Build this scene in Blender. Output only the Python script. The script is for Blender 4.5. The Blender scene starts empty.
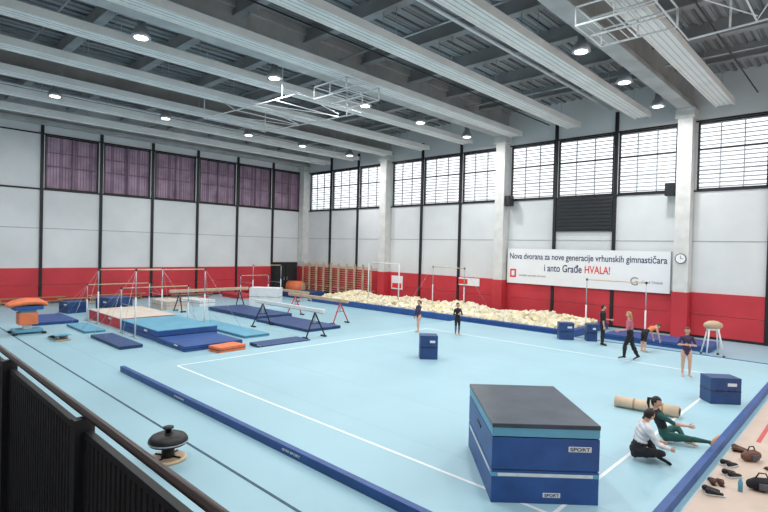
import bpy, math, random
from mathutils import Vector, Matrix
random.seed(7)
sc=bpy.context.scene
try: sc.view_settings.view_transform='Standard'
except Exception: pass
# ------------------------------------------------------------ materials
MATS={}
def mat(name,col,rough=0.6,var=0.06,scale=6.0,metal=0.0,emit=0.0,bump=0.0,spec=0.4,kind=None,col2=None):
    m=bpy.data.materials.new(name); m.use_nodes=True
    nt=m.node_tree; N=nt.nodes; L=nt.links
    b=N['Principled BSDF']
    b.inputs['Roughness'].default_value=rough; b.inputs['Metallic'].default_value=metal
    b.inputs['Specular IOR Level'].default_value=spec
    tc=N.new('ShaderNodeTexCoord'); no=N.new('ShaderNodeTexNoise'); no.inputs['Scale'].default_value=scale
    no.inputs['Detail'].default_value=4
    L.new(tc.outputs['Object'],no.inputs['Vector'])
    r=N.new('ShaderNodeValToRGB')
    a=[max(0,x*(1-var*2)) for x in col]; d=[min(1,x*(1+var*2)) for x in col]
    r.color_ramp.elements[0].position=0.3; r.color_ramp.elements[1].position=0.7
    r.color_ramp.elements[0].color=(*a,1); r.color_ramp.elements[1].color=(*d,1)
    L.new(no.outputs['Fac'],r.inputs['Fac'])
    out=r.outputs['Color']
    if kind in('lines','wave'):
        sep=N.new('ShaderNodeSeparateXYZ'); L.new(tc.outputs['Object'],sep.inputs[0])
        def fr(axis,period,off,w):
            ad=N.new('ShaderNodeMath'); ad.operation='ADD'; ad.inputs[1].default_value=off; L.new(sep.outputs[axis],ad.inputs[0])
            dv=N.new('ShaderNodeMath'); dv.operation='DIVIDE'; dv.inputs[1].default_value=period; L.new(ad.outputs[0],dv.inputs[0])
            f=N.new('ShaderNodeMath'); f.operation='FRACT'; L.new(dv.outputs[0],f.inputs[0])
            g=N.new('ShaderNodeMath'); g.operation='LESS_THAN'; g.inputs[1].default_value=w/period; L.new(f.outputs[0],g.inputs[0])
            return g.outputs[0]
        s=fr('Y',2.0,100.4,0.03) if kind=='lines' else fr('X',0.30,100,0.12)
        mx=N.new('ShaderNodeMix'); mx.data_type='RGBA'
        L.new(s,mx.inputs['Factor']); L.new(out,mx.inputs['A']); mx.inputs['B'].default_value=(*col2,1)
        out=mx.outputs['Result']
    L.new(out,b.inputs['Base Color'])
    if emit>0:
        b.inputs['Emission Color'].default_value=(*col,1); b.inputs['Emission Strength'].default_value=emit
    if bump>0:
        bp=N.new('ShaderNodeBump'); bp.inputs['Strength'].default_value=bump
        n2=N.new('ShaderNodeTexNoise'); n2.inputs['Scale'].default_value=scale*12; L.new(tc.outputs['Object'],n2.inputs['Vector'])
        L.new(n2.outputs['Fac'],bp.inputs['Height']); L.new(bp.outputs['Normal'],b.inputs['Normal'])
    MATS[name]=m
    return m
mat('carpet',(0.35,0.56,0.645),0.45,0.03,0.35,bump=0.05,kind='lines',col2=(0.30,0.50,0.585))
mat('floor_blue',(0.32,0.525,0.61),0.4,0.04,0.3,bump=0.05,kind='lines',col2=(0.25,0.44,0.53))
mat('beige_floor',(0.60,0.48,0.40),0.4,0.04,1.5)
mat('white_tape',(0.85,0.88,0.9),0.6,0.02)
mat('red_tape',(0.55,0.10,0.10),0.6,0.02)
mat('dark_seam',(0.05,0.10,0.16),0.7,0.1)
mat('blue',(0.025,0.065,0.19),0.45,0.08,3)
mat('blue2',(0.026,0.085,0.28),0.45,0.08,3)
mat('navytop',(0.045,0.06,0.085),0.35,0.15,2,bump=0.15)
mat('ltblue',(0.13,0.37,0.52),0.5,0.05,2)
mat('cream',(0.66,0.58,0.50),0.6,0.05,2)
mat('orange',(0.78,0.20,0.08),0.5,0.06,3)
mat('red',(0.58,0.05,0.06),0.5,0.05,1)
mat('redwall',(0.55,0.04,0.055),0.5,0.06,0.7)
mat('wallwhite',(0.68,0.70,0.71),0.7,0.04,0.4)
mat('concrete',(0.66,0.66,0.64),0.8,0.05,2,bump=0.1)
mat('whitepanel',(0.85,0.85,0.83),0.5,0.03,1)
mat('panelrib',(0.55,0.55,0.54),0.5,0.03,1)
mat('deck',(0.34,0.35,0.36),0.6,0.06,0.6,kind='wave',col2=(0.20,0.205,0.215))
mat('purlin',(0.32,0.32,0.325),0.7,0.08,1)
mat('girder',(0.45,0.45,0.445),0.7,0.08,1)
mat('blacksteel',(0.015,0.015,0.018),0.5,0.1,4)
mat('steel',(0.45,0.47,0.50),0.35,0.05,4,metal=0.6)
mat('whitesteel',(0.72,0.74,0.75),0.4,0.03,4)
mat('slat',(0.36,0.37,0.39),0.6,0.05,3)
mat('purple',(0.36,0.25,0.335),0.6,0.14,1.2)
mat('purple2',(0.24,0.16,0.225),0.6,0.1,1.2)
mat('wood',(0.40,0.24,0.12),0.5,0.12,3)
mat('ltwood',(0.62,0.46,0.30),0.5,0.08,3)
mat('railpaint',(0.045,0.028,0.028),0.4,0.08,3)
mat('rubber',(0.03,0.03,0.032),0.8,0.1,3)
mat('foam',(0.78,0.70,0.46),0.9,0.10,1.2)
mat('foam2',(0.82,0.77,0.62),0.9,0.06,1.2)
mat('rollmat',(0.66,0.50,0.36),0.6,0.06,3)
mat('leather',(0.60,0.42,0.28),0.45,0.08,4)
mat('banner',(0.85,0.86,0.88),0.5,0.01,1)
mat('ink',(0.02,0.03,0.10),0.6,0.02)
mat('inkred',(0.75,0.04,0.04),0.6,0.02)
mat('greyink',(0.3,0.3,0.32),0.6,0.02)
mat('lamp_lens',(1.0,0.98,0.93),0.4,0.0,1,emit=7)
mat('black',(0.012,0.012,0.014),0.45,0.1,5)
mat('blackfab',(0.018,0.018,0.022),0.85,0.15,8)
mat('whitefab',(0.72,0.73,0.75),0.85,0.04,8)
mat('greenfab',(0.018,0.09,0.08),0.8,0.1,8)
mat('pinkfab',(0.50,0.16,0.20),0.8,0.15,14)
mat('purplefab',(0.05,0.03,0.08),0.6,0.1,8)
mat('greyfab',(0.10,0.10,0.12),0.8,0.1,8)
mat('skin',(0.66,0.37,0.26),0.55,0.04,10)
mat('hairdark',(0.018,0.012,0.010),0.5,0.2,20)
mat('hairblond',(0.42,0.25,0.10),0.5,0.15,20)
mat('hairbrown',(0.08,0.04,0.022),0.5,0.15,20)
mat('eyewhite',(0.8,0.8,0.8),0.3,0,1)
mat('lips',(0.45,0.12,0.11),0.5,0.02)
mat('shoebrown',(0.14,0.06,0.04),0.5,0.1,8)
mat('glassdark',(0.03,0.035,0.04),0.2,0.05)
# ------------------------------------------------------------ mesh builder
class MB:
    def __init__(s): s.v=[];s.f=[];s.m=[];s.sm=[];s.names=[]
    def mi(s,n):
        if n not in s.names: s.names.append(n)
        return s.names.index(n)
    def add(s,vs,fs,m,smooth=False):
        o=len(s.v); s.v+= [tuple(v) for v in vs]; k=s.mi(m)
        for f in fs: s.f.append([i+o for i in f]); s.m.append(k); s.sm.append(smooth)
    def box(s,c,d,m,rz=0,R=None):
        M=R if R is not None else Matrix.Rotation(rz,3,'Z')
        c=Vector(c); vs=[]
        for x,y,z in((-1,-1,-1),(1,-1,-1),(1,1,-1),(-1,1,-1),(-1,-1,1),(1,-1,1),(1,1,1),(-1,1,1)):
            vs.append(c+M@Vector((x*d[0]/2,y*d[1]/2,z*d[2]/2)))
        s.add(vs,[(0,3,2,1),(4,5,6,7),(0,1,5,4),(1,2,6,5),(2,3,7,6),(3,0,4,7)],m)
    def bx(s,x0,x1,y0,y1,z0,z1,m): s.box(((x0+x1)/2,(y0+y1)/2,(z0+z1)/2),(abs(x1-x0),abs(y1-y0),abs(z1-z0)),m)
    def tube(s,pts,rad,m,seg=10,side=None,smooth=True,round_caps=False):
        pts=[Vector(p) for p in pts]; n=len(pts)
        if not isinstance(rad,(list,tuple)): rad=[rad]*n
        rad=[(r,r) if not isinstance(r,(list,tuple)) else r for r in rad]
        if round_caps:
            d0=(pts[0]-pts[1]).normalized(); d1=(pts[-1]-pts[-2]).normalized()
            P=[];Q=[]
            r0=rad[0]; r1=rad[-1]
            for a in (75,50,25):
                a=math.radians(a); P.append(pts[0]+d0*min(r0)*math.sin(a)); Q.append((r0[0]*math.cos(a),r0[1]*math.cos(a)))
            P+=pts; Q+=rad
            for a in (25,50,75):
                a=math.radians(a); P.append(pts[-1]+d1*min(r1)*math.sin(a)); Q.append((r1[0]*math.cos(a),r1[1]*math.cos(a)))
            pts=P; rad=Q; n=len(pts)
        vs=[]; prev=None
        for i,p in enumerate(pts):
            t=(pts[min(i+1,n-1)]-pts[max(i-1,0)])
            if t.length<1e-9: t=Vector((0,0,1))
            t.normalize()
            if side is not None: a=Vector(side)
            elif prev is not None: a=prev
            else: a=Vector((1,0,0)) if abs(t.x)<0.8 else Vector((0,1,0))
            a=a-t*a.dot(t)
            if a.length<1e-6: a=t.orthogonal()
            a.normalize(); prev=a; b=t.cross(a)
            for k in range(seg):
                w=2*math.pi*k/seg
                vs.append(p+a*math.cos(w)*rad[i][0]+b*math.sin(w)*rad[i][1])
        fs=[]
        for i in range(n-1):
            for k in range(seg):
                k2=(k+1)%seg
                fs.append((i*seg+k,i*seg+k2,(i+1)*seg+k2,(i+1)*seg+k))
        s.add(vs,fs,m,smooth)
        o=len(s.v)-len(vs)
        s.f.append([o+k for k in range(seg)][::-1]); s.m.append(s.mi(m)); s.sm.append(False)
        s.f.append([o+(n-1)*seg+k for k in range(seg)]); s.m.append(s.mi(m)); s.sm.append(False)
    def lathe(s,c,prof,m,seg=24):
        c=Vector(c); s.tube([c+Vector((0,0,z)) for r,z in prof],[max(r,0.001) for r,z in prof],m,seg,side=(1,0,0))
    def ell(s,c,r,m,B=None,seg=14,rings=10,fn=None,keep=None):
        c=Vector(c); B=B or (Vector((1,0,0)),Vector((0,1,0)),Vector((0,0,1)))
        vs=[];dirs=[]
        for i in range(rings+1):
            th=math.pi*i/rings
            for k in range(seg):
                w=2*math.pi*k/seg
                d=Vector((math.sin(th)*math.cos(w),math.sin(th)*math.sin(w),-math.cos(th)))
                q=fn(d) if fn else d
                dirs.append(d)
                vs.append(c+B[0]*q.x*r[0]+B[1]*q.y*r[1]+B[2]*q.z*r[2])
        fs=[]
        for i in range(rings):
            for k in range(seg):
                k2=(k+1)%seg
                f=(i*seg+k,i*seg+k2,(i+1)*seg+k2,(i+1)*seg+k)
                if keep:
                    d=sum((dirs[j] for j in f),Vector())/4
                    if not keep(d): continue
                fs.append(f)
        s.add(vs,fs,m,True)
    def obj(s,name,bevel=0,parent=None):
        me=bpy.data.meshes.new(name); me.from_pydata(s.v,[],s.f)
        for n in s.names: me.materials.append(MATS[n])
        me.polygons.foreach_set('material_index',s.m); me.polygons.foreach_set('use_smooth',s.sm); me.update()
        o=bpy.data.objects.new(name,me); sc.collection.objects.link(o)
        if bevel:
            b=o.modifiers.new('bevel','BEVEL'); b.width=bevel; b.segments=2; b.limit_method='ANGLE'; b.angle_limit=math.radians(50)
        if parent: o.parent=parent
        return o
def text(body,loc,width,m,parent,rz=0,height=None,name='lettering'):
    cu=bpy.data.curves.new(name,'FONT'); cu.body=body; cu.align_x='CENTER'; cu.align_y='CENTER'; cu.extrude=0.002; cu.size=1
    cu.offset=0.012
    o=bpy.data.objects.new(name,cu); sc.collection.objects.link(o); o.data.materials.append(MATS[m])
    bpy.context.view_layer.update()
    k=width/max(o.dimensions.x,1e-3)
    ky=k if height is None else height/max(o.dimensions.y,1e-3)
    o.scale=(k,ky,1); o.location=loc; o.rotation_euler=(math.pi/2,0,rz); o.parent=parent
    return o
XL=-37.0; XR=6.5; YB=28.1; YN=-4.0; ZC=12.5; CT=0.15
CAM=Vector((0,0,3.85))
# ------------------------------------------------------------ room shell
b=MB(); b.bx(XL,-2.0,YN,YB,-0.2,0,'floor_blue'); b.bx(-2.0,XR,YN,YB,-0.2,0,'beige_floor'); b.obj('floor')
b=MB(); b.bx(XL-.3,XR+.3,YN-.3,YB+.3,ZC,ZC+.2,'deck')
x=XL+.1
while x<XR: b.bx(x,x+.14,YN,YB,ZC-.07,ZC,'deck'); x+=.45
b.obj('ceiling')
colx=[-36.6,-26.65,-16.7,-6.7,3.3]
b=MB(); b.bx(XL-.3,XR+.3,YB,YB+.3,0,7.05,'wallwhite'); b.bx(XL-.3,XR+.3,YB,YB+.3,10.3,ZC,'wallwhite')
wins=[]
for i,c in enumerate(colx):
    edges=[c+.42,c+3.33,c+6.65,c+9.55]
    for k in range(3):
        x0=edges[k]+(0.12 if k else 0); x1=edges[k+1]-(0.12 if k<2 else 0)
        if x1>XR: continue
        wins.append((x0,x1))
px=XL-.3
for x0,x1 in wins:
    b.bx(px,x0,YB,YB+.3,7.05,10.3,'wallwhite'); px=x1
b.bx(px,XR+.3,YB,YB+.3,7.05,10.3,'wallwhite')
b.obj('wall_back')
def window_back(n,x0,x1):
    b=MB(); y=YB+.06; z0,z1=7.05,10.3; t=.08
    b.bx(x0,x1,y-.04,y+.06,z0,z0+t,'blacksteel'); b.bx(x0,x1,y-.04,y+.06,z1-t,z1,'blacksteel')
    b.bx(x0,x0+t,y-.04,y+.06,z0,z1,'blacksteel'); b.bx(x1-t,x1,y-.04,y+.06,z0,z1,'blacksteel')
    b.bx(x0,x1,y-.04,y+.06,8.95,9.03,'blacksteel'); b.bx(x0,x1,y-.04,y+.06,7.98,8.03,'slat')
    for k in (1,2): 
        xm=x0+(x1-x0)*k/3; b.bx(xm-.02,xm+.02,y-.03,y+.05,z0,z1,'slat')
    z=z0+.16
    while z<z1-.08:
        R=Matrix.Rotation(math.radians(22),3,'X')
        b.box(((x0+x1)/2,YB+.2,z),(x1-x0,.17,.025),'slat',R=R); z+=.2
    b.obj('window_%d'%n)
for n,(x0,x1) in enumerate(wins): window_back(n+1,x0,x1)
posts=[28.1-3.335*i for i in range(10)]
b=MB(); b.bx(XL-.3,XL,YN,YB,0,7.05,'wallwhite'); b.bx(XL-.3,XL,YN,YB,10.35,ZC,'wallwhite')
lw=[(posts[i+1]+.15,posts[i]-.15) for i in range(6)]
py=YB
for a,c in lw:
    b.bx(XL-.3,XL,c,py,7.05,10.35,'wallwhite'); py=a
b.bx(XL-.3,XL,YN,py,7.05,10.35,'wallwhite')
b.obj('wall_left')
for i,(a,c) in enumerate(lw):
    b=MB(); x=XL-.06; t=.07
    for zz in (7.05,10.27): b.bx(x-.05,x+.05,a,c,zz,zz+t,'blacksteel')
    b.bx(x-.05,x+.03,a,c,8.45,8.5,'purple2'); b.bx(x-.05,x+.03,a,c,9.3,9.34,'purple2')
    for yy in (a,c-t,(a+c)/2): b.bx(x-.05,x+.05,yy,yy+t,7.05,10.35,'blacksteel' if yy!=(a+c)/2 else 'purple2')
    n=18; w=(c-a)/n
    b.bx(x-.22,x-.2,a,c,7.05,10.35,'purple2')
    for k in range(n):
        b.box((x-.14,a+w*(k+.5),8.7),(.02,w*.96,3.2),'purple' if (k*7+i)%5 else 'purple2',rz=math.radians(10))
    b.obj('window_%d'%(len(wins)+1+i))
b=MB(); b.bx(XR,XR+.3,YN,YB,0,ZC,'wallwhite'); b.obj('wall_right')
b=MB(); b.bx(XL-.3,XR+.3,YN-.3,YN,0,ZC,'wallwhite'); b.obj('wall_near')
for c in colx:
    b=MB(); b.bx(c-.32,c+.32,YB-.62,YB,0,10.9,'concrete'); b.bx(c-.35,c+.35,YB-.65,YB,0.0,2.15,'redwall'); b.bx(c-.42,c+.42,YB-.75,YB,10.45,10.9,'concrete')
    b.obj('concrete_column',0.02)
b=MB()
for c in colx:
    for k in (1,2):
        x=c+3.33*k
        if x<XR: b.bx(x-.08,x+.08,YB-.12,YB,0,11.4,'blacksteel')
for p in posts[1:]: b.bx(XL,XL+.12,p-.08,p+.08,0,11.4,'blacksteel')
b.obj('trim_1')
b=MB()
for z in (4.6,): b.bx(XL,XR,YB-.015,YB,z-.02,z+.02,'slat'); b.bx(XL,XL+.015,YN,YB,z-.02,z+.02,'slat')
b.bx(XL,XL+.06,YN,YB,6.95,7.05,'blacksteel'); b.bx(XL,XR,YB-.06,YB,6.97,7.05,'blacksteel')
b.bx(XL,XL+.05,YN,YB,10.35,10.43,'blacksteel'); b.bx(XL,XR,YB-.05,YB,10.3,10.38,'blacksteel')
b.obj('trim_2')
b=MB()
segs=[28.1]+[p for p in posts[1:]]+[YN]
for i in range(1,len(segs)-1):
    for (z0,z1) in((0.12,1.1),(1.12,2.15)):
        b.bx(XL,XL+.07,segs[i+1]+.09,segs[i]-.09,z0,z1,'redwall')
xs=sorted([c for c in colx]+[c+3.33*k for c in colx for k in (1,2)]+[XR])
for i in range(len(xs)-1):
    if xs[i+1]>XR: break
    for (z0,z1) in((0.12,1.1),(1.12,2.15)):
        b.bx(xs[i]+.09,xs[i+1]-.09,YB-.07,YB,z0,z1,'redwall')
b.obj('wall_padding')
b=MB(); b.bx(XL,XR,YB-.05,YB,0,.12,'blacksteel'); b.obj('baseboard_back')
b=MB(); b.bx(XL,XL+.05,YN,24.85,0,.12,'blacksteel'); b.obj('baseboard_left')
b=MB(); b.bx(XL+.002,XL+.10,24.9,27.4,0.001,2.5,'blacksteel'); b.bx(XL+.1,XL+.13,25.05,26.1,.03,2.35,'glassdark'); b.bx(XL+.1,XL+.13,26.2,27.25,.03,2.35,'glassdark')
b.bx(XL+.13,XL+.17,25.98,26.03,.95,1.25,'steel'); b.bx(XL+.13,XL+.17,26.28,26.33,.95,1.25,'steel'); b.obj('door_1')
# ceiling structure
for c in colx:
    b=MB(); b.bx(c-.18,c+.18,YN,YB,11.0,12.3,'girder'); b.bx(c-.32,c+.32,YN,YB,10.9,11.12,'girder'); b.bx(c-.3,c+.3,YN,YB,12.2,ZC,'girder'); b.obj('roof_girder',0.02)
b=MB()
y=-3
while y<28:
    b.bx(XL,XR,y-.11,y+.11,11.95,ZC,'purlin'); b.bx(XL,XR,y-.18,y+.18,11.9,11.96,'purlin'); y+=3.1
b.obj('roof_purlins')
for i in range(11):
    x=-1.58-3.47*i
    if x<XL+1: break
    b=MB(); b.bx(x-.33,x+.33,YN+.5,27.2,10.72,10.84,'whitepanel')
    for j in range(3): b.bx(x-.20+.19*j,x-.18+.19*j,YN+.5,27.2,10.705,10.72,'panelrib')
    for s in (-1,1): b.bx(x+s*.33,x+s*.37,YN+.5,27.2,10.66,10.94,'whitepanel')
    yy=-3
    while yy<27: 
        for s in (-.3,.3): b.tube([(x+s,yy,10.84),(x+s,yy,11.95)],.012,'steel',5)
        yy+=3.1
    b.obj('radiant_heating_panel')
b=MB()
for x in (-10.4,-21.0,-31.2): b.tube([(x,YN,11.6),(x,YB,11.6)],.07,'whitesteel',8)
for y in (4.9,14.2,23.4): b.tube([(XL,y,11.75),(XR,y,11.75)],.045,'steel',6)
for x in (-13.9,-24.2,-4.0): b.tube([(x,YN,11.3),(x,YB,11.3)],.03,'blacksteel',6)
b.obj('ceiling_conduit_pipes')
for x in (-28.0,-17.7,-7.3,3.2):
    for y in (25.3,21.0,16.9,11.8,6.6,1.5):
        b=MB(); z=10.62
        b.lathe((x,y,z),[(.04,.62),(.12,.60),(.14,.35),(.2,.3),(.28,.12),(.31,0)],'steel',20)
        b.lathe((x,y,z),[(.21,.0),(.21,-.012)],'lamp_lens',20)
        b.tube([(x,y,11.2),(x,y,12.0)],.02,'steel',6)
        o=b.obj('high_bay_lamp')
        ld=bpy.data.lights.new('lamp_light','AREA'); ld.shape='DISK'; ld.size=.6; ld.energy=255; ld.color=(1,.99,.975)
        lo=bpy.data.objects.new('lamp_light',ld); sc.collection.objects.link(lo); lo.location=(x,y,z-.03); lo.parent=o
w=bpy.data.worlds.new('World'); sc.world=w; w.use_nodes=True
bg=w.node_tree.nodes['Background']; bg.inputs[0].default_value=(.93,.97,1,1); bg.inputs[1].default_value=1.6
# ------------------------------------------------------------ floor surfaces
b=MB(); x0,x1,y0,y1=-16.15,-2.1,5.6,22.4
b.bx(x0+.12,x1-.12,y0+.12,y1-.12,0,CT,'carpet')
b.bx(x0,x1,y0,y0+.12,0,CT+.01,'blue2'); b.bx(x0,x1,y1-.12,y1,0,CT+.01,'blue2'); b.bx(x0,x0+.12,y0+.12,y1-.12,0,CT-.02,'carpet'); b.bx(x1-.12,x1,y0+.12,y1-.12,0,CT+.01,'blue2')
spring=b.obj('spring_floor_carpet')
b=MB(); z=CT+.003; t=.03
for (a,c,d,e) in((-15.2,-3.2,6.9-t,6.9+t),(-15.2,-3.2,18.9-t,18.9+t)): b.bx(a,c,d,e,CT-.001,z,'white_tape')
for xx in (-15.2,-3.2): b.bx(xx-t,xx+t,6.93,18.87,CT-.001,z,'white_tape')
b.obj('boundary_tape',parent=spring)
for xx in (-12.2,-7.6): text('GYM SPORT',(xx,y0-.004,.08),.55,'banner',spring,height=.045)
b=MB(); b.bx(-36,-1.9,4.52,4.57,0,.006,'dark_seam'); b.obj('floor_seam_strip')
b=MB(); b.bx(-1.70,-1.62,13.2,27,0,.005,'red_tape'); b.bx(-1.62,6,18,18.08,0,.005,'red_tape'); b.obj('court_marking')
b=MB()
b.bx(-28.8,-9.9,22.7,22.98,0,.34,'blue2'); b.bx(-28.8,-9.9,27.1,27.3,0,.34,'blue2'); b.bx(-28.8,-28.5,22.98,27.1,0,.34,'blue2'); b.bx(-10.2,-9.9,22.98,27.1,0,.34,'blue2')
b.obj('foam_pit_border',0.03)
b=MB(); b.bx(-28.45,-10.25,23.0,27.08,0,.2,'foam')
for i in range(2500):
    x=random.uniform(-28.3,-10.4); y=random.uniform(23.15,26.9); e=min(1,(y-23.1)/1.2)
    hh=.24+.24*e*(0.6+.4*math.sin(x*1.3)+.3*math.sin(y*2+x*.7))
    zz=max(random.uniform(hh-.12,hh+.1),.2)
    R=Matrix.Rotation(random.uniform(0,3),3,'Z')@Matrix.Rotation(random.uniform(-.7,.7),3,'X')@Matrix.Rotation(random.uniform(-.7,.7),3,'Y')
    s=random.uniform(.17,.24)
    b.box((x,y,zz),(s,s,s),random.choice(['foam','foam2','foam2']),R=R)
b.obj('foam_cube_pile')
# ------------------------------------------------------------ gallery & railing
b=MB(); b.bx(-16,XR,YN,.62,1.9,2.1,'rubber'); b.obj('gallery_floor_slab')
b=MB()
b.tube([(-16,.72,3.1),(XR,.72,3.1)],.018,'railpaint',10)
b.bx(-16,XR,.705,.735,3.0,3.03,'blacksteel'); b.bx(-16,XR,.70,.74,1.95,2.02,'blacksteel')
x=-16
while x<XR:
    b.bx(x,x+.03,.705,.735,1.9,3.0,'blacksteel'); x+=.05
x=-16
while x<XR:
    b.bx(x,x+.05,.67,.75,1.8,3.08,'blacksteel'); x+=1.5
b.obj('gallery_railing')
# ------------------------------------------------------------ big foreground block
def local(cx,cy,rz):
    e=Vector((math.cos(rz),math.sin(rz),0)); n=Vector((-math.sin(rz),math.cos(rz),0))
    return lambda a,c,z: Vector((cx,cy,z))+e*a+n*c
rz=math.radians(43); L=local(-4.17,7.92,rz)
b=MB()
b.box(L(0,0,CT+.24),(1.58,2.2,.48),'blue2',rz); b.box(L(0,0,CT+.735),(1.58,2.2,.47),'blue2',rz)
b.box(L(0,0,CT+.49),(1.55,2.17,.03),'blue',rz)
b.box(L(0,0,CT+.42),(1.585,2.205,.06),'ltblue',rz)
b.box(L(0,0,CT+.42),(1.59,1.9,.05),'whitefab',rz); b.box(L(0,0,CT+.42),(1.4,2.21,.05),'whitefab',rz)
b.box(L(0,0,CT+1.05),(1.58,2.2,.13),'ltblue',rz); b.box(L(0,0,CT+1.145),(1.59,2.21,.065),'navytop',rz)
b.box(L(-.795,0,CT+.8),(.02,.35,.04),'black',rz)
b.box(L(.5,-1.10,CT+.82),(.34,.012,.08),'whitefab',rz); b.box(L(.1,-1.10,CT+.13),(.26,.012,.07),'whitefab',rz)
blk=b.obj('gymnastics_foam_block',0.018)
text('SPORT',L(.5,-1.108,CT+.82),.29,'ink',blk,rz,height=.052)
text('SPORT',L(.1,-1.108,CT+.13),.21,'ink',blk,rz,height=.045)
def foam_block(name,cx,cy,z0,sx,sy,sz,rot=0,m='blue',top=None,side=None,label=True):
    L=local(cx,cy,rot); b=MB()
    b.box(L(0,0,z0+sz/2),(sx,sy,sz),side or m,rot)
    if top: b.box(L(0,0,z0+sz+.01),(sx*1.004,sy*1.004,.03),top,rot)
    b.box(L(0,0,z0+sz*.5),(sx+.012,sy+.012,.02),'black' if m!='cream' else 'red',rot)
    if label: b.box(L(sx*.2,-sy/2,z0+sz*.75),(min(.3,sx*.3),.012,min(.08,sz*.25)),'whitefab',rot)
    for q in (-1,1): b.tube([L(sx*.2*q-.08,-sy/2,z0+sz*.55),L(sx*.2*q-.06,-sy/2-.03,z0+sz*.5),L(sx*.2*q+.06,-sy/2-.03,z0+sz*.5),L(sx*.2*q+.08,-sy/2,z0+sz*.55)],.01,'black',6)
    return b.obj(name,min(.03,sz*.2))
foam_block('blue_foam_block',-11.0,13.78,CT,.60,.55,.8,math.radians(44))
foam_block('blue_foam_block',-2.78,15.5,CT,.74,.5,.66,math.radians(40))
foam_block('blue_foam_block',-9.6,21.5,CT,.62,.5,.72,math.radians(35))
foam_block('blue_foam_block',-8.7,22.0,CT,.42,.45,.72,math.radians(35))
b=MB(); b.tube([(-4.5,13.0,CT+.13),(-3.15,13.2,CT+.13)],.13,'rollmat',20)
for r in (.10,.07,.04): b.tube([(-3.152,13.2,CT+.13),(-3.135,13.2,CT+.13)],r,'wood' if r!=.07 else 'rollmat',16)
b.tube([(-4.1,13.06,CT+.13),(-4.06,13.066,CT+.13)],.134,'wood',20); b.tube([(-3.5,13.147,CT+.13),(-3.46,13.153,CT+.13)],.134,'wood',20)
b.obj('rolled_mat')
# left mats
foam_block('landing_mat',-18.8,9.4,0,2.4,2.3,.2,0,'blue2')
foam_block('landing_mat',-22.0,9.55,0,3.9,2.5,.42,0,'blue',top='ltblue',side='blue2')
foam_block('landing_mat',-26.2,9.55,0,4.2,2.5,.45,0,'cream',top='cream',side='red')
foam_block('springboard_pad',-17.05,9.6,.0,.7,1.1,.2,math.radians(8),'orange',label=False)
foam_block('flat_mat',-16.85,11.8,0,.95,2.2,.12,0,'blue')
foam_block('flat_mat',-21.2,11.9,0,5.0,1.2,.12,0,'ltblue',label=False)
foam_block('flat_mat',-25.6,15.7,0,5.2,2.2,.2,0,'blue',label=False)
foam_block('flat_mat',-20.5,15.3,0,4.2,2.0,.14,0,'blue',label=False)
foam_block('flat_mat',-25.0,7.2,0,2.6,.8,.1,0,'ltblue',label=False)
foam_block('flat_mat',-21.0,7.1,0,3.2,.8,.12,0,'blue',label=False)
foam_block('flat_mat',-28.6,6.6,0,3.0,1.8,.14,0,'blue2',label=False)
foam_block('blue_foam_block',-29.6,9.9,0,1.3,1.3,.9,math.radians(10))
foam_block('blue_foam_block',-31.3,8.4,0,1.0,1.0,.6,math.radians(10))
foam_block('white_foam_block',-28.6,18.8,0,1.9,1.0,1.15,math.radians(40),'whitefab',label=False)
foam_block('flat_mat',-31.5,15.4,0,2.4,1.2,.35,math.radians(12),'whitefab',label=False)
foam_block('flat_mat',-30.4,13.2,0,2.2,1.2,.5,0,'cream',label=False)
foam_block('flat_mat',-34,20,0,2.4,1.4,.3,0,'red',label=False)
foam_block('flat_mat',-6.8,24.8,0,4.2,1.8,.25,0,'blue2',label=False)
foam_block('flat_mat',-32.0,24.4,0,2.0,2.6,.4,0,'blue',label=False)
# ------------------------------------------------------------ apparatus
def beam(name,p0,p1,h,legm,z0=0,top='cream'):
    p0=Vector((*p0,0)); p1=Vector((*p1,0)); d=(p1-p0).normalized(); n=Vector((-d.y,d.x,0)); rz=math.atan2(d.y,d.x)
    b=MB(); c=(p0+p1)/2; ln=(p1-p0).length
    b.box((c.x,c.y,z0+h-.075),(ln,.12,.15),top,rz); b.box((c.x,c.y,z0+h-.16),(ln*.98,.07,.04),'steel',rz)
    for s in (.12,.88):
        q=p0.lerp(p1,s)
        for k in (-1,1):
            b.tube([(q.x,q.y,z0+h-.18),tuple(q+n*.5*k+d*.08*(1 if s>.5 else -1)+Vector((0,0,z0+.06)))],[.035,.03],legm,8)
            b.box(tuple(q+n*.5*k+Vector((0,0,z0+.03))),(.3,.12,.06),'black',rz)
        b.tube([tuple(q+n*.28+Vector((0,0,z0+h*.48))),tuple(q-n*.28+Vector((0,0,z0+h*.48)))],.02,legm,6)
        b.tube([tuple(q+Vector((0,0,z0+h-.2))),tuple(q+Vector((0,0,z0+h*.48)))],.03,'steel',8)
    return b.obj(name,0.01)
beam('balance_beam',(-21.8,13.75),(-16.55,13.75),1.25,'black',top='whitesteel')
beam('balance_beam',(-24.0,17.3),(-19.0,17.3),1.25,'red',top='ltwood')
beam('balance_beam',(-28.5,12.4),(-28.5,17.4),1.25,'black',top='ltwood')
beam('balance_beam',(-33.5,22.3),(-28.6,22.3),.7,'orange',top='ltwood')
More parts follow.
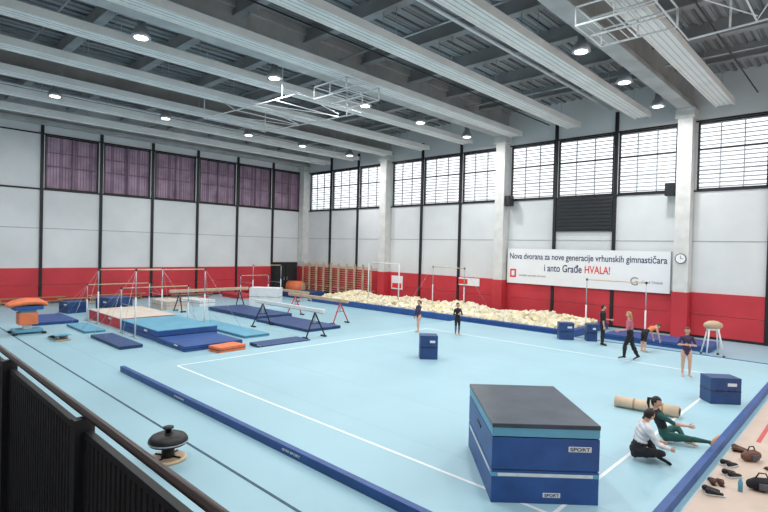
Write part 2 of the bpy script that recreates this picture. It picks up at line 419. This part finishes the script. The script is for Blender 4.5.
def bars(name,x,y0,y1,hs,axis='Y',cables=True,dx=1.6):
    b=MB()
    def P(u,v,z): return (u,v,z) if axis=='Y' else (v,u,z)
    for i,h in enumerate(hs):
        xx=x-dx*i
        b.tube([P(xx,y0,h),P(xx,y1,h)],.022,'ltwood',8)
        for yy in (y0,y1):
            b.tube([P(xx,yy,.03),P(xx,yy,h*.6)],.032,'whitesteel',8); b.tube([P(xx,yy,h*.6),P(xx,yy,h+.04)],.024,'steel',8)
            b.tube([P(xx,yy,h-.04),P(xx,yy,h+.05)],.04,'black',8)
            b.tube([P(xx-.3,yy,.03),P(xx+.3,yy,.03)],.03,'whitesteel',6)
            s=1 if yy==y1 else -1
            if cables:
                for q in (-1,1): b.tube([P(xx,yy,h),P(xx+q*1.5,yy+s*1.1,.02)],.006,'steel',5)
    if len(hs)>1:
        for yy in (y0,y1): b.tube([P(x,yy,.03),P(x-dx,yy,.03)],.03,'whitesteel',6); b.tube([P(x,yy,1.25),P(x-dx,yy,1.25)],.012,'steel',6)
    return b.obj(name)
bars('uneven_bars',-21.5,8.0,10.95,[2.75,1.9])
bars('uneven_bars',-26.0,8.0,10.95,[2.55,1.75])
bars('horizontal_bar',25.6,-20.2,-17.8,[2.8],axis='X')
bars('horizontal_bar',22.15,-9.0,-6.6,[2.75],axis='X',cables=False)
bars('uneven_bars',-31.0,19.3,21.6,[2.5,1.7],cables=False)
b=MB()
for x in (-25.0,-22.2): b.tube([(x,24.6,0.03),(x,24.6,2.9)],.04,'whitesteel',8); b.tube([(x,24.0,.03),(x,25.2,.03)],.04,'whitesteel',8)
b.tube([(-25,24.6,2.9),(-22.2,24.6,2.9)],.04,'whitesteel',8)
b.obj('gymnastics_frame')
def vault_table(x,y,rz):
    L=local(x,y,rz); b=MB()
    b.tube([L(0,-.65,1.18),L(0,-.45,1.24),L(0,0,1.30),L(0,.4,1.28),L(0,.62,1.18)],[(.40,.10),(.47,.14),(.48,.16),(.47,.14),(.38,.10)],'orange',20,side=(math.cos(rz),math.sin(rz),0),round_caps=True)
    b.box(L(0,0,1.06),(.78,1.0,.16),'blue2',rz); b.box(L(0,0,.9),(.5,.55,.2),'ltblue',rz)
    b.box(L(0,0,.62),(.60,.66,.5),'orange',rz); b.box(L(0,0,.3),(.26,.30,.3),'whitesteel',rz)
    b.box(L(0,0,.12),(.8,1.0,.12),'ltblue',rz)
    for a in (-.45,.45):
        for c in (-.5,.5): b.box(L(a,c,.04),(.25,.15,.08),'black',rz)
    return b.obj('vaulting_table',.02)
vault_table(-25.3,5.1,math.radians(0))
rz=math.radians(30); L=local(-4.5,23.4,rz); b=MB()
b.tube([L(-.22,0,1.19),L(-.16,0,1.2),L(0,0,1.21),L(.16,0,1.2),L(.22,0,1.19)],[(.12,.12),(.16,.16),(.17,.17),(.16,.16),(.12,.12)],'leather',18,round_caps=True)
b.box(L(0,0,1.03),(.42,.18,.06),'whitesteel',rz)
for a in (-1,1):
    for c in (-1,1):
        b.tube([L(.16*a,.08*c,1.03),L(.30*a,.30*c,.05)],[.032,.028],'whitesteel',8); b.tube([L(.30*a,.30*c,0),L(.30*a,.30*c,.06)],.045,'black',8)
b.obj('vaulting_buck')
b=MB(); c=(-9.0,3.95,0)
b.lathe(c,[(.30,0),(.31,.02),(.31,.05),(.29,.06)],'ltwood',32)
b.lathe(c,[(.12,.05),(.11,.10),(.11,.26),(.20,.28)],'black',24)
b.lathe(c,[(.20,.26),(.31,.29),(.335,.33),(.33,.38),(.29,.43),(.2,.47),(.1,.49),(.01,.495)],'black',36)
b.lathe(c,[(.05,.49),(.05,.56),(.09,.565),(.09,.59),(.02,.6)],'black',16)
b.lathe(c,[(.337,.325),(.342,.335),(.337,.345)],'steel',36)
for a in range(4):
    w_=a*math.pi/2+.5; b.tube([(c[0]+.1*math.cos(w_),c[1]+.1*math.sin(w_),.07),(c[0]+.26*math.cos(w_),c[1]+.26*math.sin(w_),.07)],.018,'black',6)
b.obj('mushroom_trainer')
x=-36.1
for i in range(9):
    b=MB(); x0=x+i*.95; x1=x0+.92
    for xx in (x0+.03,x1-.03): b.bx(xx-.03,xx+.03,YB-.72,YB-.62,0,2.6,'ltwood')
    for k in range(13): b.tube([(x0+.03,YB-.67,.25+k*.18),(x1-.03,YB-.67,.25+k*.18)],.02,'ltwood',6)
    for zz in (.6,2.3):
        for xx in (x0+.03,x1-.03): b.bx(xx-.02,xx+.02,YB-.64,YB-.05,zz-.03,zz+.03,'ltwood')
    b.obj('wall_bars')
def bench(x,y,ln,rz,h=.42):
    L=local(x,y,rz); b=MB(); b.box(L(0,0,h-.02),(ln,.3,.045),'wood',rz)
    for s in (-.42,0,.42):
        b.box(L(ln*s,-.1,h/2-.02),(.05,.05,h-.04),'wood',rz); b.box(L(ln*s,.1,h/2-.02),(.05,.05,h-.04),'wood',rz); b.box(L(ln*s,0,.04),(.08,.34,.05),'wood',rz)
    b.box(L(0,0,.16),(ln*.84,.05,.07),'wood',rz)
    return b.obj('wooden_bench')
bench(-36.3,7.5,3.6,math.pi/2); bench(-36.3,12.3,3.6,math.pi/2); bench(-36.3,17.5,3.6,math.pi/2); bench(-34.8,10,3.0,math.pi/2)
def springboard(x,y,rz,m):
    L=local(x,y,rz); b=MB()
    b.tube([L(-.6,0,.05),L(-.3,0,.1),L(.1,0,.19),L(.5,0,.22),L(.6,0,.22)],[(.02,.28),(.03,.3),(.03,.3),(.03,.3),(.02,.28)],m,12,side=(0,0,1))
    b.box(L(0,0,.03),(1.15,.5,.04),'ltwood',rz)
    for a in (.2,.45):
        for c in (-.15,.15): b.tube([L(a,c,.04),L(a,c,.2)],.04,'steel',8)
    return b.obj('springboard')
springboard(-34.4,23.6,.3,'orange'); springboard(-23.0,5.7,0,'ltblue'); springboard(-34,17,1,'red')
b=MB(); b.tube([(-35.5,25.5,.5),(-34.4,26.2,.5)],.5,'orange',24); b.tube([(-35.55,25.47,.5),(-35.5,25.5,.5)],.4,'ltwood',20); b.tube([(-34.4,26.2,.5),(-34.35,26.23,.5)],.4,'ltwood',20); b.obj('orange_foam_cylinder')
# ------------------------------------------------------------ banner
b=MB(); b.bx(-16.25,-7.25,YB-.20,YB-.17,2.0,4.08,'banner')
for xx in (-16.25,-13.2,-10.2,-7.25): b.bx(xx-.03,xx+.03,YB-.17,YB-.07,2.0,4.08,'steel')
b.bx(-16.05,-15.65,YB-.206,YB-.2,2.35,2.85,'inkred'); b.bx(-15.95,-15.75,YB-.21,YB-.2,2.45,2.75,'banner')
ban=b.obj('banner_sign')
yb=YB-.205
text('Nova dvorana za nove generacije vrhunskih gimnastičara',(-11.75,yb,3.62),8.7,'ink',ban,height=.50)
text('i anto Građe',(-12.75,yb,2.98),2.2,'ink',ban,height=.44)
text('HVALA!',(-10.8,yb,2.98),1.35,'inkred',ban,height=.42)
text('Gradska sportska dvorana',(-14.6,yb,2.5),1.7,'greyink',ban,height=.16)
text('G',(-8.9,yb,2.5),.38,'greyink',ban,height=.42)
text('Grad Osijek',(-8.05,yb,2.5),1.0,'greyink',ban,height=.17)
b=MB(); b.bx(-13.25,-10.15,YB-.12,YB,5.1,6.95,'glassdark')
for k in range(9): b.bx(-13.2,-10.2,YB-.15,YB-.12,5.2+k*.2,5.24+k*.2,'blacksteel')
b.obj('wall_vent_panel')
b=MB(); b.bx(-20.0,-18.3,YB-.12,YB-.075,1.6,2.1,'banner'); b.bx(-19.9,-19.2,YB-.13,YB-.12,1.68,2.02,'inkred'); b.obj('wall_placard')
b=MB(); b.bx(-26.0,-24.9,YB-.12,YB-.075,.9,1.9,'banner'); b.bx(-25.9,-25.0,YB-.13,YB-.12,1.0,1.35,'inkred'); b.obj('wall_placard')
b=MB(); cx=-6.7; yy=YB-.62
b.tube([(cx,yy,3.75),(cx,yy-.06,3.75)],.24,'black',28); b.tube([(cx,yy-.06,3.75),(cx,yy-.065,3.75)],.21,'banner',28)
b.box((cx,yy-.07,3.82),(.02,.01,.16),'black'); b.box((cx+.05,yy-.07,3.75),(.12,.01,.02),'black'); b.obj('wall_clock')
for cx,cz in ((-16.1,6.95),(-7.3,7.1)):
    b=MB(); b.box((cx,YB-.45,cz),(.4,.35,.62),'black'); b.tube([(cx,YB-.63,cz+.13),(cx,YB-.64,cz+.13)],.1,'glassdark',16); b.tube([(cx,YB-.63,cz-.12),(cx,YB-.64,cz-.12)],.15,'glassdark',16)
    b.box((cx,YB-.2,cz),(.08,.3,.08),'steel'); b.obj('loudspeaker',.01)
def hoop(x0,x1,y0,y1,z=10.0):
    b=MB(); s=1 if x1>x0 else -1; r=.028; ym=(y0+y1)/2; m='whitesteel'
    for y in (y0,y1):
        b.tube([(x0,y,z+.25),(x1-2*s,y,z)],r,m,6)
        b.tube([(x0,y,z+.25),(x0,y,12)],r,m,6); b.tube([(x1-3*s,y,z+.05),(x1-3*s,y,12)],r,m,6)
        b.tube([(x0,y,11.8),(x0+3*s,y,z+.18)],r*.8,m,6)
    n=5
    for i in range(n+1):
        x=x0+(x1-2*s-x0)*i/n; b.tube([(x,y0,z+.25*(1-i/n)),(x,y1,z+.25*(1-i/n))],r*.8,m,6)
        if i<n:
            x2=x0+(x1-2*s-x0)*(i+1)/n; b.tube([(x,y0 if i%2 else y1,z+.2),(x2,y1 if i%2 else y0,z+.1)],r*.6,m,6)
    for dz in (0,.5):
        for y in (ym-.9,ym,ym+.9): b.tube([(x1-2*s,y,z+dz),(x1,y,z+dz)],r,m,6)
        for x in (x1-2*s,x1-s,x1): b.tube([(x,ym-.9,z+dz),(x,ym+.9,z+dz)],r,m,6)
    for x in (x1-2*s,x1-s,x1):
        for y in (ym-.9,ym+.9): b.tube([(x,y,z),(x,y,z+.5)],r,m,6)
    for k in range(6): b.tube([(x1-.2*s-.3*k*s,ym-.85,z),(x1-.2*s-.3*k*s,ym+.85,z)],.012,m,6)
    b.obj('ceiling_folding_frame')
hoop(-24.8,-15.0,12.4,16.0); hoop(4.0,-6.0,12.4,16.4)
# ------------------------------------------------------------ small items bottom right
def shoe(x,y,z,rz,m):
    L=local(x,y,rz); b=MB()
    for q in (-.06,.06):
        b.tube([L(-.13,q,z+.012),L(0,q,z+.012),L(.14,q,z+.012)],[(.04,.012),(.036,.012),(.045,.012)],'whitefab' if m=='black' else 'black',12,side=L(0,1,0)-L(0,0,0),round_caps=True)
        b.tube([L(-.11,q,z+.07),L(-.06,q,z+.065),L(.02,q,z+.05),L(.11,q,z+.035)],[(.034,.045),(.036,.042),(.036,.032),(.038,.02)],m,12,side=L(0,1,0)-L(0,0,0),round_caps=True)
        b.ell(L(-.09,q,z+.105),(.03,.022,.012),'black')
    return b.obj('pair_of_shoes')
shoe(-1.8,9.75,0,.6,'black'); shoe(-1.85,10.25,0,2.0,'shoebrown'); shoe(-1.72,10.8,0,1.0,'black'); shoe(-1.83,12.3,0,.3,'shoebrown'); shoe(-1.3,12.9,0,1.4,'black'); shoe(-1.2,11.6,0,2.4,'shoebrown'); shoe(-1.85,11.3,0,1.2,'black')
def bag(x,y,rz,m,k=1.0):
    L0=local(x,y,rz); L=lambda a,c,z: L0(a*k,c*k,z*k); b=MB()
    b.tube([L(-.2,0,.12),L(-.12,0,.13),L(.1,0,.14),L(.2,0,.12)],[(.09*k,.10*k),(.12*k,.13*k),(.12*k,.13*k),(.09*k,.10*k)],m,16,side=L(0,1,0)-L(0,0,0),round_caps=True)
    b.box(L(0,-.13,.12),(.2*k,.04*k,.12*k),'greyfab',rz); b.tube([L(-.12,0,.25),L(-.06,0,.36),L(.06,0,.36),L(.12,0,.25)],.012,'black',6)
    return b.obj('sports_bag')
bag(-1.25,10.5,.5,'blackfab',.8); bag(-1.6,11.9,1.0,'shoebrown',.75)
b=MB(); b.lathe((-1.5,10.2,0),[(.035,0),(.036,.15),(.02,.19),(.018,.22),(.001,.225)],'ltblue',14); b.obj('water_bottle')
# ------------------------------------------------------------ people
UP=Vector((0,0,1)); A=math.radians
def person(name,loc,face,H,spec,col,hair='hairdark',hairstyle='short',ground=0,headk=1.0,fem=False,loose=None):
    f=Vector((math.cos(face),math.sin(face),0)); r=Vector((f.y,-f.x,0)); loose=loose or {}
    def D(v): return (r*v[0]+f*v[1]+UP*v[2]).normalized()
    g=lambda k,d: spec.get(k,d)
    s=D(g('spine',(0,0,1))); pel=Vector((0,0,0))
    sr=D(g('shaxis',(1,0,0)))
    sw=.098 if fem else .112; hw=.050
    T=lambda t: pel+s*(t*H)
    body=MB(); segs=[]
    tw=[(-.055,.050,.045),(-.02,.086,.060),(.02,.088,.062),(.07,.078,.054),(.12,.068,.050),(.19,.080,.060),(.245,.088,.058),(.275,.074,.048),(.292,.044,.038),(.32,.030,.031),(.36,.028,.030)]
    body.tube([T(t) for t,a,c in tw],[(a*H,c*H) for t,a,c in tw],'skin',20,side=sr,round_caps=True)
    segs+= [('hips',T(-.035),T(.08),.068*H,.07*H),('torso',T(.10),T(.255),.07*H,.075*H),('neck',T(.305),T(.38),.035*H,.03*H)]
    hands=[]
    for sd,k in ((-1,'L'),(1,'R')):
        sh=T(.265)+sr*(sw*sd*H)
        ua=D(g('ua'+k,(.12*sd,0,-1))); fa=D(g('fa'+k,(.05*sd,.15,-1)))
        el=sh+ua*.175*H; wr=el+fa*.145*H
        body.tube([T(.278)+sr*(.02*sd*H),T(.274)+sr*(sw*.6*sd*H),sh],[.030*H,.031*H,.031*H],'skin',14,round_caps=True)
        body.tube([sh,sh+ua*.07*H,el],[.032*H,.028*H,.022*H],'skin',14,round_caps=True)
        body.tube([el,el+fa*.05*H,wr],[.022*H,.0225*H,.0145*H],'skin',14,round_caps=True)
        hd=D(g('hd'+k,g('fa'+k,(.05*sd,.15,-1))))
        pn=(r*sd*-1); pn=(pn-hd*pn.dot(hd))
        if pn.length<.1: pn=UP-hd*UP.dot(hd)
        pn.normalize(); ps=hd.cross(pn).normalized()
        if ps.dot(f)<0 and abs(hd.z)>.5: ps=-ps
        palm=wr+hd*.045*H
        body.tube([wr,wr+hd*.02*H,palm,wr+hd*.055*H],[(.014*H,.012*H),(.021*H,.011*H),(.024*H,.010*H),(.021*H,.009*H)],'skin',12,side=ps,round_caps=True)
        hands.append((wr,hd,ps,pn))
        segs+= [('ua',sh,el,.033*H,.022*H),('fa',el,wr,.022*H,.015*H),('hand',wr+hd*.012*H,wr+hd*.06*H,.02*H,.02*H),('torso',T(.27),sh,.040*H,.030*H)]
        hp=T(-.02)+r*(hw*sd*H)
        th=D(g('th'+k,(.03*sd,0,-1))); shn=D(g('shn'+k,(0,-.03,-1))); ft=D(g('ft'+k,(.15*sd,1,-.12)))
        kn=hp+th*.245*H; an=kn+shn*.235*H
        body.tube([hp,hp+th*.08*H,hp+th*.16*H,kn],[.050*H,.052*H,.042*H,.033*H],'skin',16,round_caps=True)
        body.tube([kn,kn+shn*.07*H,kn+shn*.15*H,an],[.032*H,.034*H,.026*H,.019*H],'skin',16,round_caps=True)
        fn=ft.cross(shn); fn=fn.normalized() if fn.length>.05 else r
        hl=an+shn*.018*H-ft*.025*H
        body.tube([hl,an+shn*.016*H+ft*.04*H,an+shn*.024*H+ft*.09*H,an+shn*.027*H+ft*.115*H],[(.019*H,.020*H),(.022*H,.018*H),(.027*H,.013*H),(.021*H,.009*H)],'skin',12,side=fn,round_caps=True)
        segs+= [('thigh',hp+th*.02*H,kn,.050*H,.034*H),('shin',kn,an,.034*H,.020*H),('foot',hl,an+shn*.025*H+ft*.11*H,.022*H,.02*H)]
    me=bpy.data.meshes.new('tmp'); me.from_pydata(body.v,[],body.f); me.update()
    o=bpy.data.objects.new('tmp',me); sc.collection.objects.link(o)
    rm=o.modifiers.new('r','REMESH'); rm.mode='VOXEL'; rm.voxel_size=.0085*H
    sm=o.modifiers.new('s','SMOOTH'); sm.iterations=4; sm.factor=.5
    bpy.context.view_layer.update()
    dg=bpy.context.evaluated_depsgraph_get(); ev=o.evaluated_get(dg); em=ev.to_mesh()
    vs=[v.co.copy() for v in em.vertices]; ns=[v.normal.copy() for v in em.vertices]; fs=[tuple(p.vertices) for p in em.polygons]
    ev.to_mesh_clear(); bpy.data.objects.remove(o)
    out=MB()
    def lab(p):
        best=1e9;bl='torso'
        for l,a,c,ra,rb in segs:
            d=c-a; t=max(0,min(1,(p-a).dot(d)/d.length_squared)); q=(p-(a+d*t)).length-(ra+(rb-ra)*t)
            if q<best: best=q; bl=l
        return bl
    labs=[lab(v) for v in vs]
    for i,v in enumerate(vs):
        k_=loose.get(labs[i],0)
        if k_: vs[i]=v+ns[i]*k_*(1+.35*math.sin(v.z*70+v.x*40)+.3*math.sin(v.y*55))
    out.v=[tuple(v) for v in vs]
    for fc in fs:
        m=col.get(labs[fc[0]],'skin'); out.f.append(list(fc)); out.m.append(out.mi(m)); out.sm.append(True)
    for wr,hd,ps,pn in hands:
        for i,(o_,ln) in enumerate(((-.017,.034),(-.006,.040),(.006,.038),(.017,.029))):
            p=wr+hd*.052*H+ps*o_*H; ln*=H
            out.tube([p-hd*.01*H,p+hd*ln*.45,p+hd*ln*.75+pn*ln*.12,p+hd*ln*.95+pn*ln*.3],[.0052*H,.005*H,.0046*H,.0038*H],'skin',7,round_caps=True)
        p=wr+hd*.02*H+ps*.018*H
        out.tube([p,p+(hd*.6+ps*.7).normalized()*.022*H,p+(hd*.9+ps*.5).normalized()*.042*H],[.0062*H,.0056*H,.0045*H],'skin',7,round_caps=True)
    hdv=D(g('head',g('spine',(0,0,1)))); hf=D(g('look',(0,1,0))); hf=(hf-hdv*hf.dot(hdv)).normalized(); hr=hf.cross(hdv).normalized()
    k=headk*H; hc=T(.335)+hdv*.068*k+hf*.006*k
    def fn(d):
        q=d.copy()
        if q.z<0: q.x*=1-.28*(-q.z)**1.3; q.y*=1-.12*(-q.z) if q.y>0 else 1-.35*(-q.z)
        if q.y>0: q.y*=.94
        return q
    B=(hr,hf,hdv)
    out.ell(hc,(.046*k,.056*k,.066*k),'skin',B,20,16,fn)
    P=lambda a,c,e: hc+hr*a*k+hf*c*k+hdv*e*k
    out.tube([P(0,.050,.008),P(0,.056,-.008),P(0,.059,-.018),P(0,.050,-.023)],[.003*k,.005*k,.007*k,.005*k],'skin',8,round_caps=True)
    for q in (-1,1):
        out.ell(P(.018*q,.045,.004),(.008*k,.006*k,.0045*k),'eyewhite',B,8,6); out.ell(P(.018*q,.0505,.004),(.0035*k,.002*k,.0038*k),'hairdark',B,8,6)
        out.tube([P(.009*q,.0515,.016),P(.027*q,.045,.017)],.0018*k,hair,6)
        out.ell(P(.046*q,0,-.004),(.006*k,.011*k,.016*k),'skin',B,8,8)
    out.ell(P(0,.046,-.034),(.013*k,.005*k,.004*k),'lips',B,10,6)
    def hk(d):
        if d.y>.15: return d.z>.42+.1*abs(d.x)-.25*max(0,abs(d.x)-.7)
        if d.y>-.15: return d.z>.05
        return d.z>(-.45 if hairstyle=='short' else -.6)
    out.ell(hc+hdv*.003*k-hf*.002*k,(.0505*k,.0605*k,.0715*k),hair,B,28,24,None,hk)
    if hairstyle=='pony':
        out.tube([P(0,-.055,.03),P(0,-.085,.025),P(0,-.09,-.03),P(0,-.075,-.10)],[.014*k,.02*k,.018*k,.006*k],hair,10,round_caps=True)
    if hairstyle=='bun': out.ell(P(0,-.058,.045),(.024*k,.022*k,.022*k),hair,B,12,10)
    if hairstyle=='long':
        out.tube([P(0,-.03,.03),P(0,-.045,-.03),P(0,-.05,-.10),P(0,-.05,-.14)],[(.05*k,.03*k),(.052*k,.022*k),(.042*k,.018*k),(.03*k,.01*k)],hair,14,side=hr,round_caps=True)
    mz=min(v[2] for v in out.v)
    out.v=[(v[0]+loc[0],v[1]+loc[1],v[2]-mz+ground) for v in out.v]
    return out.obj(name)
tocam=lambda x,y: math.atan2(-y,-x)
RT=A(43.8)
BL={'hips':'blackfab','thigh':'blackfab','shin':'blackfab','foot':'black'}
person('seated_man',(-3.02,9.9),RT-A(5),1.60,dict(spine=(0,.30,1),head=(0,.35,1),look=(-.3,1,-.1),uaL=(-.2,.45,-.75),faL=(.2,.9,-.35),uaR=(.2,.45,-.75),faR=(-.2,.9,-.35),
   thL=(-.55,.8,.18),shnL=(.75,.15,-.36),thR=(.55,.8,.18),shnR=(-.8,-.05,-.36),ftL=(.6,.6,-.2),ftR=(-.6,.6,-.2)),
   dict(BL,torso='whitefab',ua='whitefab',fa='whitefab'),'hairdark','short',ground=CT,headk=1.05,loose=dict(torso=.025,ua=.018,fa=.014,hips=.01,thigh=.01,shin=.008))
person('seated_woman',(-2.93,11.25),RT-A(8),1.60,dict(spine=(0,-.36,1),head=(.1,0,1),look=(.6,.9,-.1),uaL=(-.45,-.55,-.75),faL=(-.1,-.25,-.9),uaR=(.25,.75,-.4),faR=(.0,1,-.1),
   thL=(-.5,.85,.25),shnL=(.7,.1,-.35),thR=(.12,1,.0),shnR=(.12,1,-.06),ftR=(.1,.5,.8),ftL=(.6,.5,.0)),
   dict(torso='blackfab',ua='greenfab',hips='greenfab',thigh='greenfab',shin='greenfab'),'hairdark','pony',ground=CT,headk=1.05,fem=True,loose=dict(torso=.01,ua=.008,thigh=.006))
person('gymnast_girl',(-4.14,18.0),tocam(-4.1,18)+A(10),1.47,dict(uaL=(-.45,.1,-1),faL=(.55,.5,.1),uaR=(.45,.1,-1),faR=(-.55,.5,.1),thL=(-.06,0,-1),thR=(.06,0,-1)),dict(torso='purplefab',hips='purplefab',ua='purplefab'),'hairbrown','bun',ground=CT,headk=1.08,fem=True)
person('gymnast_girl',(-14.8,17.8),tocam(-14.8,17.8)-A(50),1.40,dict(uaL=(-.2,.7,-.5),faL=(.1,1,.4),uaR=(.15,.1,-1),faR=(0,.3,-1),thL=(-.05,.25,-1),thR=(.05,-.1,-1)),dict(torso='purplefab',hips='purplefab',ua='purplefab',fa='purplefab'),'hairbrown','pony',ground=CT,headk=1.08,fem=True)
person('gymnast_girl',(-13.2,18.55),tocam(-13.2,18.5)+A(30),1.38,dict(uaL=(-.35,.1,-1),faL=(.6,.5,0.1),uaR=(.35,.1,-1),faR=(-.6,.5,.15),thL=(-.06,0,-1),thR=(.06,.05,-1)),dict(torso='blackfab',hips='blackfab',ua='blackfab',fa='blackfab',thigh='blackfab',shin='greyfab'),'hairdark','bun',ground=CT,headk=1.08,fem=True)
person('walking_coach',(-6.17,19.1),RT+A(180)-A(25),1.66,dict(spine=(0,.08,1),uaL=(-.2,.3,-1),faL=(.1,.9,-.2),uaR=(.3,-.35,-1),faR=(.1,.3,-1),thL=(-.03,.42,-1),shnL=(0,.05,-1),thR=(.03,-.22,-1),shnR=(0,-.5,-1),ftR=(0,1,-.6)),dict(BL,torso='pinkfab',ua='pinkfab'),'hairblond','long',ground=CT,fem=True,loose=dict(torso=.015,ua=.012,thigh=.012,shin=.02,hips=.01))
person('standing_coach',(-7.95,21.3),RT-A(20),1.62,dict(uaL=(-.15,.2,-1),faL=(.2,.9,0),thL=(-.08,0,-1),thR=(.08,0,-1)),dict(BL,torso='blackfab',ua='blackfab'),'hairdark','short',ground=CT,loose=dict(torso=.02,ua=.015,thigh=.015,shin=.02,hips=.015))
person('gymnast_boy',(-6.3,21.2),RT+A(10),1.45,dict(spine=(0,1,.45),head=(0,1,.3),look=(0,.3,-1),uaL=(-.1,.3,-1),faL=(0,.3,-1),uaR=(.1,.3,-1),faR=(0,.3,-1),thL=(-.05,-.1,-1),thR=(.05,-.1,-1)),dict(torso='orange',hips='blackfab',thigh='blackfab'),'hairbrown','short',ground=CT,headk=1.05)
# ------------------------------------------------------------ camera
cd=bpy.data.cameras.new('camera'); cam=bpy.data.objects.new('camera',cd); sc.collection.objects.link(cam)
cd.lens=24.0; cd.sensor_width=36; cd.clip_start=.05; cd.clip_end=200
yaw=A(43.8); p=A(.78); ro=A(1.45)
F0=Vector((-math.sin(yaw),math.cos(yaw),0)); R0=Vector((math.cos(yaw),math.sin(yaw),0))
F=F0*math.cos(p)-UP*math.sin(p); U=R0.cross(F)
Rc=R0*math.cos(ro)+U*math.sin(ro); Uc=U*math.cos(ro)-R0*math.sin(ro)
M=Matrix((Rc,Uc,-F)).transposed().to_4x4(); M.translation=CAM; cam.matrix_world=M
sc.camera=cam
